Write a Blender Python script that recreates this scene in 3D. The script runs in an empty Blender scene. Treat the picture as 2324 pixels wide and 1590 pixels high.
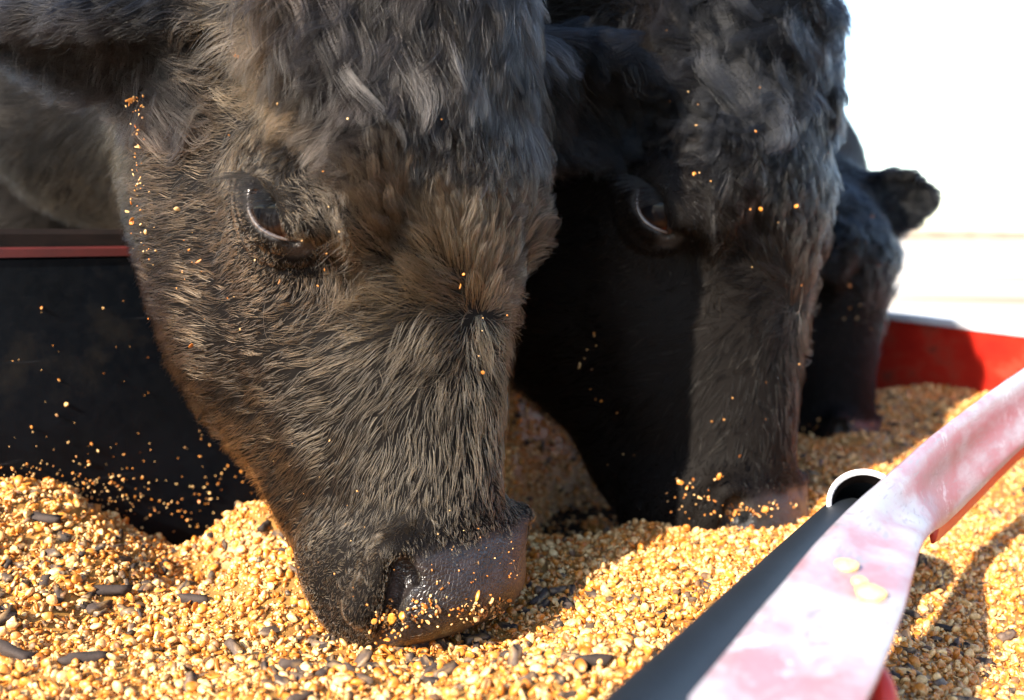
import bpy, bmesh, math, time
import numpy as np
from mathutils import Vector, Matrix, kdtree
T0 = time.time()
rng = np.random.default_rng(7)
scene = bpy.context.scene

# ------------------------------------------------------------------ camera, sky, sun, exposure
CAM = np.array([0.0, 0.0, 0.30]); FPX = 2260.0; TILT = math.radians(6.7)
FW = np.array([0, math.cos(TILT), -math.sin(TILT)]); RT = np.array([1.0, 0, 0]); UP = np.array([0, math.sin(TILT), math.cos(TILT)])
cam_d = bpy.data.cameras.new('camera'); cam = bpy.data.objects.new('camera', cam_d); scene.collection.objects.link(cam)
scene.camera = cam
cam_d.sensor_width = 36; cam_d.lens = 36 * FPX / 2324; cam_d.clip_start = 0.02; cam_d.clip_end = 5000
cam.location = CAM; cam.rotation_euler = (math.radians(90) - TILT, 0, 0)
cam_d.dof.use_dof = True; cam_d.dof.focus_distance = 0.76; cam_d.dof.aperture_fstop = 4.2

SUN_TRAVEL = Vector((0.575, 0.765, -0.58)).normalized()          # direction the sunlight travels
world = bpy.data.worlds.new("World"); scene.world = world; world.use_nodes = True
wn = world.node_tree; wn.nodes.clear()
sky = wn.nodes.new('ShaderNodeTexSky'); sky.sky_type = 'NISHITA'; sky.sun_disc = False
el = math.asin(-SUN_TRAVEL.z); sky.sun_elevation = el
sky.sun_rotation = math.atan2(-SUN_TRAVEL.x, -SUN_TRAVEL.y)
sky.air_density = 1.0; sky.dust_density = 0.6; sky.ozone_density = 1.0
bg = wn.nodes.new('ShaderNodeBackground'); bg.inputs[1].default_value = 0.135
wo = wn.nodes.new('ShaderNodeOutputWorld')
wn.links.new(sky.outputs[0], bg.inputs[0]); wn.links.new(bg.outputs[0], wo.inputs[0])
sl = bpy.data.lights.new('sun', 'SUN'); sl.energy = 5.0; sl.angle = math.radians(0.9); sl.color = (1.0, 0.89, 0.74)
so = bpy.data.objects.new('sun', sl); scene.collection.objects.link(so)
so.rotation_euler = SUN_TRAVEL.to_track_quat('-Z', 'Y').to_euler(); so.location = (-3, -3, 4)
scene.view_settings.view_transform = 'Standard'; scene.view_settings.look = 'None'
scene.view_settings.exposure = 1.82; scene.view_settings.gamma = 1
scene.view_settings.use_curve_mapping = False
scene.render.engine = 'CYCLES'
scene.cycles.max_bounces = 8; scene.cycles.transparent_max_bounces = 8
scene.cycles.use_denoising = True
scene.render.hair_type = 'STRIP'
try: scene.cycles_curves.shape = 'RIBBONS'
except Exception: pass

# ------------------------------------------------------------------ helpers
def at(px, py, d):
    """world point seen at that place of the 2324 x 1590 picture, d metres along the view axis"""
    px = np.asarray(px, float); py = np.asarray(py, float); d = np.asarray(d, float)
    return CAM + FW * d[..., None] + RT * ((px - 1162) / FPX * d)[..., None] + UP * ((795 - py) / FPX * d)[..., None]
def nrm(v):
    v = np.asarray(v, float); return v / np.maximum(np.linalg.norm(v, axis=-1, keepdims=True), 1e-9)
def tag(o, label=None, cat=None, group=None, kind=None):
    if label: o['label'] = label
    if cat: o['category'] = cat
    if group: o['group'] = group
    if kind: o['kind'] = kind
    return o
def link(name, data, parent=None, mat=None):
    o = bpy.data.objects.new(name, data); scene.collection.objects.link(o)
    if parent is not None: o.parent = parent
    if mat is not None:
        for m in (mat if isinstance(mat, (list, tuple)) else [mat]): data.materials.append(m)
    return o
def empty(name, loc):
    o = bpy.data.objects.new(name, None); scene.collection.objects.link(o)
    o.location = loc; o.empty_display_size = .05
    return o
def mesh_np(name, V, F, smooth=True):
    """F: (n,3) or (n,4) int array"""
    me = bpy.data.meshes.new(name); V = np.ascontiguousarray(V, np.float32); F = np.asarray(F, np.int32)
    me.vertices.add(len(V)); me.vertices.foreach_set('co', V.ravel())
    k = F.shape[1]; me.loops.add(F.size); me.loops.foreach_set('vertex_index', F.ravel())
    me.polygons.add(len(F)); me.polygons.foreach_set('loop_start', np.arange(len(F), dtype=np.int32) * k)
    try: me.polygons.foreach_set('loop_total', np.full(len(F), k, np.int32))
    except Exception: pass
    me.polygons.foreach_set('use_smooth', np.full(len(F), smooth))
    me.update(); me.validate()
    return me
def vattr(me, name, A, dom='POINT'):
    A = np.asarray(A, np.float32)
    if A.ndim == 1:
        a = me.attributes.new(name, 'FLOAT', dom); a.data.foreach_set('value', A)
    else:
        if A.shape[1] == 3: A = np.c_[A, np.ones(len(A), np.float32)]
        a = me.attributes.new(name, 'FLOAT_COLOR', dom); a.data.foreach_set('color', np.ascontiguousarray(A).ravel())
def hash3(i, seed=0):
    i = i.astype(np.uint32); s = np.uint32(seed * 2654435761 & 0xffffffff)
    h = i[..., 0] * np.uint32(73856093) ^ i[..., 1] * np.uint32(19349663) ^ i[..., 2] * np.uint32(83492791) ^ s
    h = (h ^ (h >> np.uint32(13))) * np.uint32(1274126177); h = h ^ (h >> np.uint32(16))
    return (h & np.uint32(0xffff)).astype(np.float32) / 65535.0
def noise3(p, f, seed=0):
    """smooth value noise -1..1"""
    q = np.asarray(p, np.float32) * f + 1000.0; i = np.floor(q).astype(np.int64); t = q - i; t = t * t * (3 - 2 * t); r = 0
    for a in (0, 1):
        for b in (0, 1):
            for c in (0, 1):
                w = (t[..., 0] if a else 1 - t[..., 0]) * (t[..., 1] if b else 1 - t[..., 1]) * (t[..., 2] if c else 1 - t[..., 2])
                r = r + w * hash3(i + np.array([a, b, c]), seed)
    return r * 2 - 1
def sstep(a, b, x):
    t = np.clip((x - a) / (b - a), 0, 1); return t * t * (3 - 2 * t)

class NT:
    """small node-tree writer"""
    def __init__(s, name):
        s.m = bpy.data.materials.new(name); s.m.use_nodes = True; s.t = s.m.node_tree; s.t.nodes.clear()
        s.out = s.n('ShaderNodeOutputMaterial'); s.b = s.n('ShaderNodeBsdfPrincipled'); s.l(s.b, 0, s.out, 0)
    def n(s, ty, **kw):
        x = s.t.nodes.new(ty)
        for k, v in kw.items(): setattr(x, k, v)
        return x
    def l(s, a, ao, b, bi): s.t.links.new(a.outputs[ao], b.inputs[bi])
    def noise(s, scale, detail=4, rough=.6, coords=None):
        x = s.n('ShaderNodeTexNoise'); x.inputs['Scale'].default_value = scale; x.inputs['Detail'].default_value = detail
        x.inputs['Roughness'].default_value = rough
        if coords is None:
            coords = s.n('ShaderNodeTexCoord'); s.l(coords, 'Object', x, 'Vector')
        else: s.l(coords, 0, x, 'Vector')
        return x
    def ramp(s, src, so, stops):
        x = s.n('ShaderNodeValToRGB'); e = x.color_ramp.elements
        while len(e) < len(stops): e.new(.5)
        for k, (p, c) in enumerate(stops):
            e[k].position = p; e[k].color = (*c, 1) if len(c) == 3 else c
        s.l(src, so, x, 0); return x
    def bump(s, src, so, strength, dist=.002):
        x = s.n('ShaderNodeBump'); x.inputs['Strength'].default_value = strength; x.inputs['Distance'].default_value = dist
        s.l(src, so, x, 'Height'); s.l(x, 0, s.b, 'Normal'); return x
    def set(s, **kw):
        for k, v in kw.items(): s.b.inputs[k.replace('_', ' ')].default_value = v
        return s

# ------------------------------------------------------------------ signed-distance modelling
def sd_cap(p, a, b, ra, rb):
    a = np.asarray(a, np.float32); b = np.asarray(b, np.float32); ab = b - a
    t = np.clip(((p - a) @ ab) / max(float(ab @ ab), 1e-9), 0, 1)
    return np.linalg.norm(p - a - t[:, None] * ab, axis=1) - (ra + (rb - ra) * t)
def sd_ell(p, c, r, R=None):
    q = p - np.asarray(c, np.float32)
    if R is not None: q = q @ np.asarray(R, np.float32).T
    r = np.asarray(r, np.float32); k0 = np.linalg.norm(q / r, axis=1); k1 = np.linalg.norm(q / (r * r), axis=1)
    return k0 * (k0 - 1) / np.maximum(k1, 1e-6)
def smin(a, b, k):
    h = np.maximum(k - np.abs(a - b), 0) / k; return np.minimum(a, b) - h * h * k * .25
def smax(a, b, k): return -smin(-a, -b, k)

def surface_net(f, lo, hi, h):
    """mesh of f = 0 inside the box; f is evaluated only near the surface"""
    lo = np.asarray(lo, float); n = np.maximum(np.ceil((np.asarray(hi) - lo) / h).astype(int) + 1, 5)
    s = 4; n = ((n - 1) // s + 1) * s + 1; nc = (n - 1) // s + 1
    cc = np.stack(np.meshgrid(*[np.arange(k) * s for k in nc], indexing='ij'), -1).reshape(-1, 3)
    fc = f((lo + cc * h).astype(np.float32)).reshape(nc)
    D = np.full(n, 1.0, np.float32)
    up = np.repeat(np.repeat(np.repeat(fc, s, 0), s, 1), s, 2)[:n[0], :n[1], :n[2]]; D[:] = up
    act = np.abs(fc) < h * s * 2.2
    A = np.zeros(nc, bool)
    for dx in (0, -1):
        for dy in (0, -1):
            for dz in (0, -1):
                A |= np.roll(act, (dx, dy, dz), (0, 1, 2))
    A = A | act
    M = np.repeat(np.repeat(np.repeat(A, s, 0), s, 1), s, 2)[:n[0], :n[1], :n[2]]
    M2 = M.copy()
    for ax in range(3): M2 |= np.roll(M, 1, ax) | np.roll(M, -1, ax)
    idx = np.argwhere(M2)
    for c0 in range(0, len(idx), 1500000):
        q = idx[c0:c0 + 1500000]; D[q[:, 0], q[:, 1], q[:, 2]] = f((lo + q * h).astype(np.float32))
    neg = D < 0
    c = [neg[a:n[0] - 1 + a, b:n[1] - 1 + b, e:n[2] - 1 + e] for a in (0, 1) for b in (0, 1) for e in (0, 1)]
    su = sum(x.astype(np.int8) for x in c); cell = (su > 0) & (su < 8)
    ci = np.argwhere(cell); vid = np.full(cell.shape, -1, np.int64); vid[cell] = np.arange(len(ci))
    acc = np.zeros((len(ci), 3)); cnt = np.zeros(len(ci))
    cor = [(a, b, e) for a in (0, 1) for b in (0, 1) for e in (0, 1)]
    dv = [D[ci[:, 0] + a, ci[:, 1] + b, ci[:, 2] + e] for a, b, e in cor]
    for i in range(8):
        for j in range(i + 1, 8):
            d = np.array(cor[j]) - np.array(cor[i])
            if np.abs(d).sum() != 1: continue
            m = (dv[i] < 0) != (dv[j] < 0); t = dv[i][m] / (dv[i][m] - dv[j][m])
            acc[m] += np.array(cor[i]) + t[:, None] * d; cnt[m] += 1
    V = lo + (ci + acc / np.maximum(cnt, 1)[:, None]) * h
    Q = []
    for ax in range(3):
        a0 = [slice(0, n[k] - 1) for k in range(3)]; a1 = list(a0); a1[ax] = slice(1, n[ax])
        s0 = neg[tuple(a0)]; s1 = neg[tuple(a1)]; ed = np.argwhere(s0 != s1)
        o1, o2 = [(1, 2), (2, 0), (0, 1)][ax]
        ed = ed[(ed[:, o1] > 0) & (ed[:, o2] > 0)]
        e1 = np.zeros(3, int); e1[o1] = 1; e2 = np.zeros(3, int); e2[o2] = 1
        g = lambda q: vid[q[:, 0], q[:, 1], q[:, 2]]
        quad = np.c_[g(ed - e1 - e2), g(ed - e2), g(ed), g(ed - e1)]
        fl = s1[ed[:, 0], ed[:, 1], ed[:, 2]]; quad[fl] = quad[fl][:, ::-1]
        Q.append(quad)
    Q = np.concatenate(Q); Q = Q[(Q >= 0).all(1)]
    return V, Q

def tube_np(pts, rad, ns=12, flat=None, closed_ends=True):
    """swept tube; rad scalar or list; flat: (scale_x, scale_y, up)"""
    P = np.asarray(pts, float); n = len(P); r = np.full(n, rad) if np.isscalar(rad) else np.asarray(rad, float)
    T = nrm(np.gradient(P, axis=0)); upv = np.array([0, 0, 1.0]) if flat is None else np.asarray(flat[2], float)
    S = nrm(np.cross(T, upv)); N = nrm(np.cross(S, T)); sx, sy = (1, 1) if flat is None else flat[:2]
    a = np.linspace(0, 2 * np.pi, ns, endpoint=False)
    V = (P[:, None] + (S[:, None] * np.cos(a)[None, :, None] * sx + N[:, None] * np.sin(a)[None, :, None] * sy) * r[:, None, None]).reshape(-1, 3)
    i = np.arange(n - 1)[:, None] * ns; j = np.arange(ns)[None]; k = (j + 1) % ns
    F = np.stack([i + j, i + k, i + ns + k, i + ns + j], -1).reshape(-1, 4)
    if closed_ends:
        V = np.r_[V, P[:1], P[-1:]]; c0, c1 = len(V) - 2, len(V) - 1; jj = np.arange(ns); kk = (jj + 1) % ns
        F = np.r_[F, np.c_[kk, jj, np.full(ns, c0), np.full(ns, c0)], np.c_[(n - 1) * ns + jj, (n - 1) * ns + kk, np.full(ns, c1), np.full(ns, c1)]]
    return V, F
def quads_to_mesh(name, V, F, smooth=True):
    """quads where a repeated last index means a triangle"""
    me = bpy.data.meshes.new(name)
    me.from_pydata([tuple(v) for v in V], [], [tuple(f[:3]) if f[2] == f[3] else tuple(f) for f in F])
    me.polygons.foreach_set('use_smooth', np.full(len(me.polygons), smooth)); me.update()
    return me
def spline(P, n):
    """Catmull-Rom through rows of P"""
    P = np.asarray(P, float); Q = np.r_[[2 * P[0] - P[1]], P, [2 * P[-1] - P[-2]]]; m = len(P) - 1
    t = np.linspace(0, m - 1e-6, n); i = t.astype(int); u = (t - i)[:, None]
    a, b, c, d = Q[i], Q[i + 1], Q[i + 2], Q[i + 3]
    return .5 * (2 * b + (c - a) * u + (2 * a - 5 * b + 4 * c - d) * u ** 2 + (3 * b - a - 3 * c + d) * u ** 3)

#@@
# ------------------------------------------------------------------ materials
M = {}
def make_materials():
    n = NT('skin'); a = n.n('ShaderNodeAttribute', attribute_name='bare')
    vo = n.n('ShaderNodeTexVoronoi', feature='DISTANCE_TO_EDGE'); vo.inputs['Scale'].default_value = 330
    tc = n.n('ShaderNodeTexCoord'); n.l(tc, 'Object', vo, 'Vector')
    no = n.noise(38, 5); cr = n.ramp(no, 'Fac', [(.35, (.012, .010, .010)), (.52, (.017, .013, .013)), (.74, (.046, .032, .030))])
    mx = n.n('ShaderNodeMix', data_type='RGBA'); n.l(a, 'Fac', mx, 0); mx.inputs[6].default_value = (.0035, .0026, .0022, 1); n.l(cr, 0, mx, 7); n.l(mx, 2, n.b, 'Base Color')
    rr = n.ramp(no, 'Fac', [(.4, (.30,) * 3), (.65, (.50,) * 3)]); m2 = n.n('ShaderNodeMix', data_type='RGBA'); n.l(a, 'Fac', m2, 0); m2.inputs[6].default_value = (.7, .7, .7, 1); n.l(rr, 0, m2, 7); n.l(m2, 2, n.b, 'Roughness')
    pr = n.ramp(vo, 'Distance', [(.0, (0, 0, 0)), (.16, (1, 1, 1))])
    n.l(a, 'Fac', n.b, 'Specular IOR Level') if False else None; m3 = n.n('ShaderNodeMath', operation='MULTIPLY_ADD'); n.l(a, 'Fac', m3, 0); m3.inputs[1].default_value = .5; m3.inputs[2].default_value = .08; n.l(m3, 0, n.b, 'Specular IOR Level'); ad = n.n('ShaderNodeMath', operation='MULTIPLY'); n.l(pr, 0, ad, 0); n.l(a, 'Fac', ad, 1)
    n2 = n.noise(240, 3); ad2 = n.n('ShaderNodeMath', operation='MULTIPLY_ADD'); n.l(n2, 'Fac', ad2, 0); ad2.inputs[1].default_value = .7; n.l(ad, 0, ad2, 2)
    n.bump(ad2, 0, .55, .0008); M['skin'] = n.m
    n = NT('eye'); a = n.n('ShaderNodeAttribute', attribute_name='pol')
    cr = n.ramp(a, 'Fac', [(.0, (.004, .005, .008)), (.40, (.006, .006, .007)), (.50, (.020, .010, .006)), (.70, (.022, .009, .005)), (.76, (.09, .018, .006)), (.80, (.03, .012, .01)), (1.0, (.05, .035, .032))])
    n.l(cr, 0, n.b, 'Base Color'); n.set(Roughness=.035, IOR=1.30, Specular_IOR_Level=.30); M['eye'] = n.m
    n = NT('eyelid skin'); no = n.noise(300, 3); cr = n.ramp(no, 'Fac', [(.3, (.008, .005, .004)), (.7, (.022, .013, .011))]); n.l(cr, 0, n.b, 'Base Color'); n.set(Roughness=.38, Coat_Weight=.15, Coat_Roughness=.2); n.bump(no, 'Fac', .25, .0004); M['lid'] = n.m
    n = NT('lower eyelid skin'); no = n.noise(420, 3); cr = n.ramp(no, 'Fac', [(.3, (.03, .022, .020)), (.7, (.09, .07, .062))]); n.l(cr, 0, n.b, 'Base Color'); n.set(Roughness=.25, Coat_Weight=.6, Coat_Roughness=.08); n.bump(no, 'Fac', .4, .0005); M['lid_low'] = n.m  # lower lid paler: pale hairs and their sunlit white put into the colour
    m = bpy.data.materials.new('coat'); m.use_nodes = True; t = m.node_tree; t.nodes.clear()
    o = t.nodes.new('ShaderNodeOutputMaterial'); a = t.nodes.new('ShaderNodeAttribute'); a.attribute_name = 'tint'
    h = t.nodes.new('ShaderNodeBsdfHairPrincipled'); h.model = 'CHIANG'; h.parametrization = 'COLOR'
    h.inputs['Roughness'].default_value = .28; h.inputs['Radial Roughness'].default_value = .36
    mr = t.nodes.new('ShaderNodeMapRange'); mr.inputs[1].default_value = .003; mr.inputs[2].default_value = .030; mr.inputs[3].default_value = 1.17; mr.inputs[4].default_value = 1.42; t.links.new(a.outputs['Color'], mr.inputs[0]); t.links.new(mr.outputs[0], h.inputs['IOR'])
    t.links.new(a.outputs['Color'], h.inputs['Color']); t.links.new(h.outputs[0], o.inputs[0]); M['coat'] = m; m2_ = m.copy(); m2_.name = 'black coat'; M['coat_black'] = m2_
    for nd_ in m2_.node_tree.nodes:
        if nd_.type == 'MAP_RANGE': nd_.inputs[2].default_value = .024; nd_.inputs[3].default_value = 1.23; nd_.inputs[4].default_value = 1.33
    # trough
    n = NT('black liner'); no = n.noise(9, 6, .7); n3 = n.noise(70, 5, .7)
    cr = n.ramp(no, 'Fac', [(.35, (.0012, .0020, .0032)), (.55, (.0020, .0032, .0052)), (.72, (.011, .010, .009))]); n.l(cr, 0, n.b, 'Base Color'); n.set(Specular_IOR_Level=.12)
    rr = n.ramp(n3, 'Fac', [(.3, (.28,) * 3), (.7, (.60,) * 3)]); n.l(rr, 0, n.b, 'Roughness'); n.bump(n3, 'Fac', .35, .001); tc_ = n.n('ShaderNodeTexCoord'); mp_ = n.n('ShaderNodeMapping'); mp_.inputs['Rotation'].default_value = (0, .7, .7); mp_.inputs['Scale'].default_value = (2, 2, 60); n.l(tc_, 'Object', mp_, 'Vector'); sc_ = n.noise(3, 5, .6, mp_); sr = n.ramp(sc_, 'Fac', [(.66, (0, 0, 0)), (.70, (1, 1, 1))]); mx = n.n('ShaderNodeMix', data_type='RGBA'); n.l(sr, 0, mx, 0); n.l(cr, 0, mx, 6); mx.inputs[7].default_value = (.016, .017, .020, 1); n.l(mx, 2, n.b, 'Base Color'); M['liner'] = n.m
    def paint(name, stops, sc=14, rough=.42, metal=None):
        n = NT(name); tc = n.n('ShaderNodeTexCoord'); mp = n.n('ShaderNodeMapping'); mp.inputs['Scale'].default_value = (1, 1, 2.2); mp.inputs['Rotation'].default_value = (0, .5, .6); n.l(tc, 'Object', mp, 'Vector')
        no = n.noise(sc, 7, .68, mp); cr = n.ramp(no, 'Fac', stops); n.l(cr, 0, n.b, 'Base Color'); n.set(Roughness=rough)
        n2 = n.noise(sc * 12, 4, .6); n.bump(n2, 'Fac', .2, .0006); return n
    M['red'] = paint('red paint', [(.30, (.36, .013, .008)), (.48, (.46, .020, .010)), (.58, (.42, .045, .025)), (.66, (.22, .04, .025)), (.78, (.40, .26, .22))], 11).m
    M['darkred'] = paint('dark red paint', [(.35, (.035, .0022, .002)), (.6, (.060, .0035, .003)), (.75, (.015, .004, .003))], 12, .6).m  # deeper, darker red than on the end wall
    n = paint('worn paint on metal', [(.36, (.31, .32, .36)), (.46, (.31, .28, .31)), (.54, (.28, .15, .175)), (.62, (.30, .21, .24)), (.72, (.33, .32, .36))], 4.5, .40)
    bc_ = n.b.inputs['Base Color'].links[0].from_socket; chip = n.noise(55, 8, .75); cm = n.ramp(chip, 'Fac', [(.555, (0, 0, 0)), (.575, (1, 1, 1))]); big = n.noise(7, 3); bm_ = n.ramp(big, 'Fac', [(.45, (0, 0, 0)), (.6, (1, 1, 1))])
    mu = n.n('ShaderNodeMath', operation='MULTIPLY'); n.l(cm, 0, mu, 0); n.l(bm_, 0, mu, 1); mx = n.n('ShaderNodeMix', data_type='RGBA'); n.l(mu, 0, mx, 0); n.t.links.new(bc_, mx.inputs[6]); mx.inputs[7].default_value = (.42, .43, .47, 1)
    sc_ = n.n('ShaderNodeTexNoise'); tc_ = n.n('ShaderNodeTexCoord'); mp_ = n.n('ShaderNodeMapping'); mp_.inputs['Scale'].default_value = (6, 6, 90); mp_.inputs['Rotation'].default_value = (.9, .3, 1.0); n.l(tc_, 'Object', mp_, 'Vector'); n.l(mp_, 0, sc_, 'Vector'); sc_.inputs['Scale'].default_value = 9; sc_.inputs['Detail'].default_value = 5
    sm = n.ramp(sc_, 'Fac', [(.60, (0, 0, 0)), (.63, (1, 1, 1))]); mx2 = n.n('ShaderNodeMix', data_type='RGBA'); n.l(sm, 0, mx2, 0); n.l(mx, 2, mx2, 6); mx2.inputs[7].default_value = (.24, .21, .23, 1)
    n.l(mx2, 2, n.b, 'Base Color'); M['worn'] = n.m
    M['galv'] = paint('bare metal', [(.3, (.50, .51, .55)), (.7, (.66, .67, .72))], 20, .35).m
    M['tube'] = paint('dark steel', [(.3, (.003, .006, .010)), (.65, (.006, .010, .016)), (.8, (.03, .022, .013))], 14, .55).m
    n = paint('matt dark', [(.3, (.004, .003, .003)), (.7, (.012, .007, .006))], 20, .8); n.set(Specular_IOR_Level=.12); M['matt_dark'] = n.m
make_materials()
M['skin_black'] = M['skin'].copy(); M['skin_black'].name = 'black skin'
for nd_ in M['skin_black'].node_tree.nodes:
    if nd_.type == 'VALTORGB' and nd_.color_ramp.elements[-1].color[0] < .2:
        for e_, c_ in zip(nd_.color_ramp.elements, ((.008, .008, .009, 1), (.014, .014, .015, 1), (.03, .03, .032, 1))): e_.color = c_
# ------------------------------------------------------------------ feed trough
WU = nrm(np.array([.74, .67, 0])); WP = np.array([-.473, .92, 0]); WN = np.array([WU[1], -WU[0], 0])   # back wall line; WN points into the trough
FLOOR = -.068
tr = empty('feed_trough', (0, 1.0, FLOOR)); tag(tr, 'long red feed trough with a black liner, worn white-and-red rail and bent end wall', 'feed trough')
trl = np.array(tr.location)
def box_between(name, a, b, z0a, z1a, z0b, z1b, n0, th, mat, bevel=.002):
    """upright slab from a to b (plan points), inner face on the line, thickness th behind it"""
    a, b = np.array(a, float), np.array(b, float); m = 24; t = np.linspace(0, 1, m)[:, None]
    L_ = a + (b - a) * t; z0 = z0a + (z0b - z0a) * t; z1 = z1a + (z1b - z1a) * t; off = -np.array(n0[:2]) * th
    ring = [np.c_[L_, z0], np.c_[L_, z1 - bevel], np.c_[L_ + off * .12, z1], np.c_[L_ + off * .88, z1], np.c_[L_ + off, z1 - bevel], np.c_[L_ + off, z0]]
    V = np.stack(ring, 1).reshape(-1, 3) - trl; k = 6; i = np.arange(m - 1)[:, None] * k; j = np.arange(k)[None]; q = (j + 1) % k
    F = [tuple(x) for x in np.stack([i + j, i + q, i + k + q, i + k + j], -1).reshape(-1, 4)] + [tuple(range(k))[::-1], tuple((m - 1) * k + np.arange(k))]
    me = bpy.data.meshes.new(name); me.from_pydata([tuple(v) for v in V], [], F); me.update(); bm = bmesh.new(); bm.from_mesh(me); bmesh.ops.recalc_face_normals(bm, faces=bm.faces); bm.to_mesh(me); bm.free()
    return link(name, me, tr, mat)
A0 = WP[:2] - WU[:2] * .95; A1 = np.array([.690, 1.975])
box_between('back_wall', A0, A1, FLOOR, .277, FLOOR, .277, WN, .022, M['liner'])
box_between('rim_strip', A0 + WN[:2] * .003, A1 + WN[:2] * .003, .2775, .287, .2775, .287, WN, .030, M['darkred'])
box_between('rim_top', A0 - WN[:2] * .001, A1 - WN[:2] * .001, .2875, .304, .2875, .304, WN, .024, M['matt_dark'], .005)  # dark strip along the top of the rim
B1 = np.array([1.02, .95]); bn = nrm(np.array([-(B1 - A1)[1], (B1 - A1)[0]])); bn = -bn if bn @ (np.array([0, 0]) - A1) < 0 else bn
box_between('end_wall', A1 + np.array([.012, -.03]), B1, FLOOR, .136, FLOOR, .136, (*bn, 0), .014, M['red'])
box_between('end_rim', A1 + np.array([.012, -.03]) + bn * .004, B1 + bn * .004, .1365, .150, .1365, .150, (*bn, 0), .022, M['galv'], .005)
# floor pan
fl = np.array([[*A0, 0], [*A1, 0], [*B1, 0], [1.3, .5, 0], [.9, .1, 0], [-.9, -.1, 0]]); bm = bmesh.new()
top = [bm.verts.new((v[0] - trl[0], v[1] - trl[1], 0)) for v in fl]; f0 = bm.faces.new(top); r_ = bmesh.ops.extrude_face_region(bm, geom=[f0]); bmesh.ops.translate(bm, vec=(0, 0, -.02), verts=[g for g in r_['geom'] if isinstance(g, bmesh.types.BMVert)])
bmesh.ops.recalc_face_normals(bm, faces=bm.faces); me = bpy.data.meshes.new('floor_pan'); bm.to_mesh(me); bm.free(); link('floor_pan', me, tr, M['liner'])
# worn flat rail: bent strap that twists as it runs back
Lp = np.array([(1380, 1790), (1490, 1665), (1600, 1540), (1760, 1345), (1900, 1182), (2030, 1064), (2155, 960), (2324, 838), (2520, 720)], float)
Rp = np.array([(1800, 1830), (1890, 1720), (1985, 1560), (2052, 1385), (2090, 1245), (2120, 1205), (2158, 1172), (2324, 1010), (2520, 850)], float)
dd = np.array([.36, .40, .44, .52, .62, .73, .85, 1.02, 1.22]); dR = dd + np.array([0, 0, 0, 0, .0, -.01, -.02, -.02, -.02])
pre = lambda P, e: np.r_[[e], [P[0] - (P[1] - P[0]) * .9], P]
EL = spline(np.r_[pre(at(Lp[:, 0], Lp[:, 1], dd), [-.04, .12, -.066]), [[.985, 1.30, .156]]], 120); ER = spline(np.r_[pre(at(Rp[:, 0], Rp[:, 1], dR), [.05, .085, -.066]), [[1.01, 1.21, .156]]], 120)
mid = (EL + ER) / 2; Tn = nrm(np.gradient(mid, axis=0)); Wd = nrm(ER - EL); Nn = nrm(np.cross(Wd, Tn)); Nn *= np.sign(Nn[:, 2:3] + 1e-6)
cross = []; NSEG = 10
prof = [(w, .0028) for w in np.linspace(.02, .98, NSEG)] + [(1, .001), (1, -.001)] + [(w, -.0028) for w in np.linspace(.98, .02, NSEG)] + [(0, -.001), (0, .001)]
V = np.stack([EL * (1 - w) + ER * w + Nn * (z + .0018 * math.sin(w * 9)) for w, z in prof], 1)
V = V + noise3(V, 45, 4)[..., None] * .0007; k = len(prof); m = len(EL); i = np.arange(m - 1)[:, None] * k; j = np.arange(k)[None]; q = (j + 1) % k
F = np.stack([i + j, i + q, i + k + q, i + k + j], -1).reshape(-1, 4)
link('rail', quads_to_mesh('rail', V.reshape(-1, 3) - trl, F), tr, M['worn'])
# dark steel tube beside it; its far end is bent up towards the viewer's side and open
ta, tb = at(1420, 1760, .40), at(1935, 1195, .835); rr = .0275; ring_c = at(1962, 1143, .785)
od = nrm(nrm(CAM - ring_c) * .9 + np.array([-.05, 0, .40])); path = spline(np.array([[-.06, .12, -.06], ta - (tb - ta) * .22, ta, ta * .5 + tb * .5, ta * .12 + tb * .88, tb, ring_c - od * .015, ring_c]), 84)
def swept(path, rr, name, mat, ns=40):
    T = nrm(np.gradient(path, axis=0)) if len(path) > 8 else np.tile(od, (len(path), 1)); T[-1] = od; S = nrm(np.cross(T, [0, 0, 1.0])); N = np.cross(S, T); a_ = np.linspace(0, 2 * np.pi, ns, endpoint=False); n = len(path); r_ = np.full(n, rr) if np.isscalar(rr) else rr
    V = (path[:, None] + (S[:, None] * np.cos(a_)[None, :, None] + N[:, None] * np.sin(a_)[None, :, None]) * r_[:, None, None]).reshape(-1, 3) - trl
    i = np.arange(n - 1)[:, None] * ns; j = np.arange(ns)[None]; q = (j + 1) % ns
    return link(name, quads_to_mesh(name, V, np.stack([i + j, i + q, i + ns + q, i + ns + j], -1).reshape(-1, 4)), tr, mat)
swept(path, rr, 'tube', M['tube']); swept(path[-14:], rr - .0035, 'tube_lining', M['matt_dark'])
rp = ring_c + od * np.array([-.006, -.002, .002, .003, .001, -.004])[:, None]; swept(rp, np.array([rr + .0004, rr + .0014, rr + .0010, rr - .0010, rr - .0026, rr - .0030]), 'tube_rim', M['galv'])
# red flange and bracket under the rail
fp = spline(at(np.array([2118, 2160, 2324, 2520]), np.array([1205, 1172, 1012, 852]), np.array([.80, .87, 1.04, 1.24])), 20)
V, F = tube_np(fp, .011, 10, flat=(.25, 1, (0, 0, 1))); link('flange', quads_to_mesh('flange', V - trl, F), tr, M['red'])
fp = spline(at(np.array([1930, 1985, 2005, 1990]), np.array([1500, 1535, 1600, 1720]), np.array([.50, .49, .48, .47])), 16)
V, F = tube_np(fp, [.003] + [.0068] * 15, 14); link('bracket', quads_to_mesh('bracket', V - trl, F), tr, M['red'])
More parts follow.
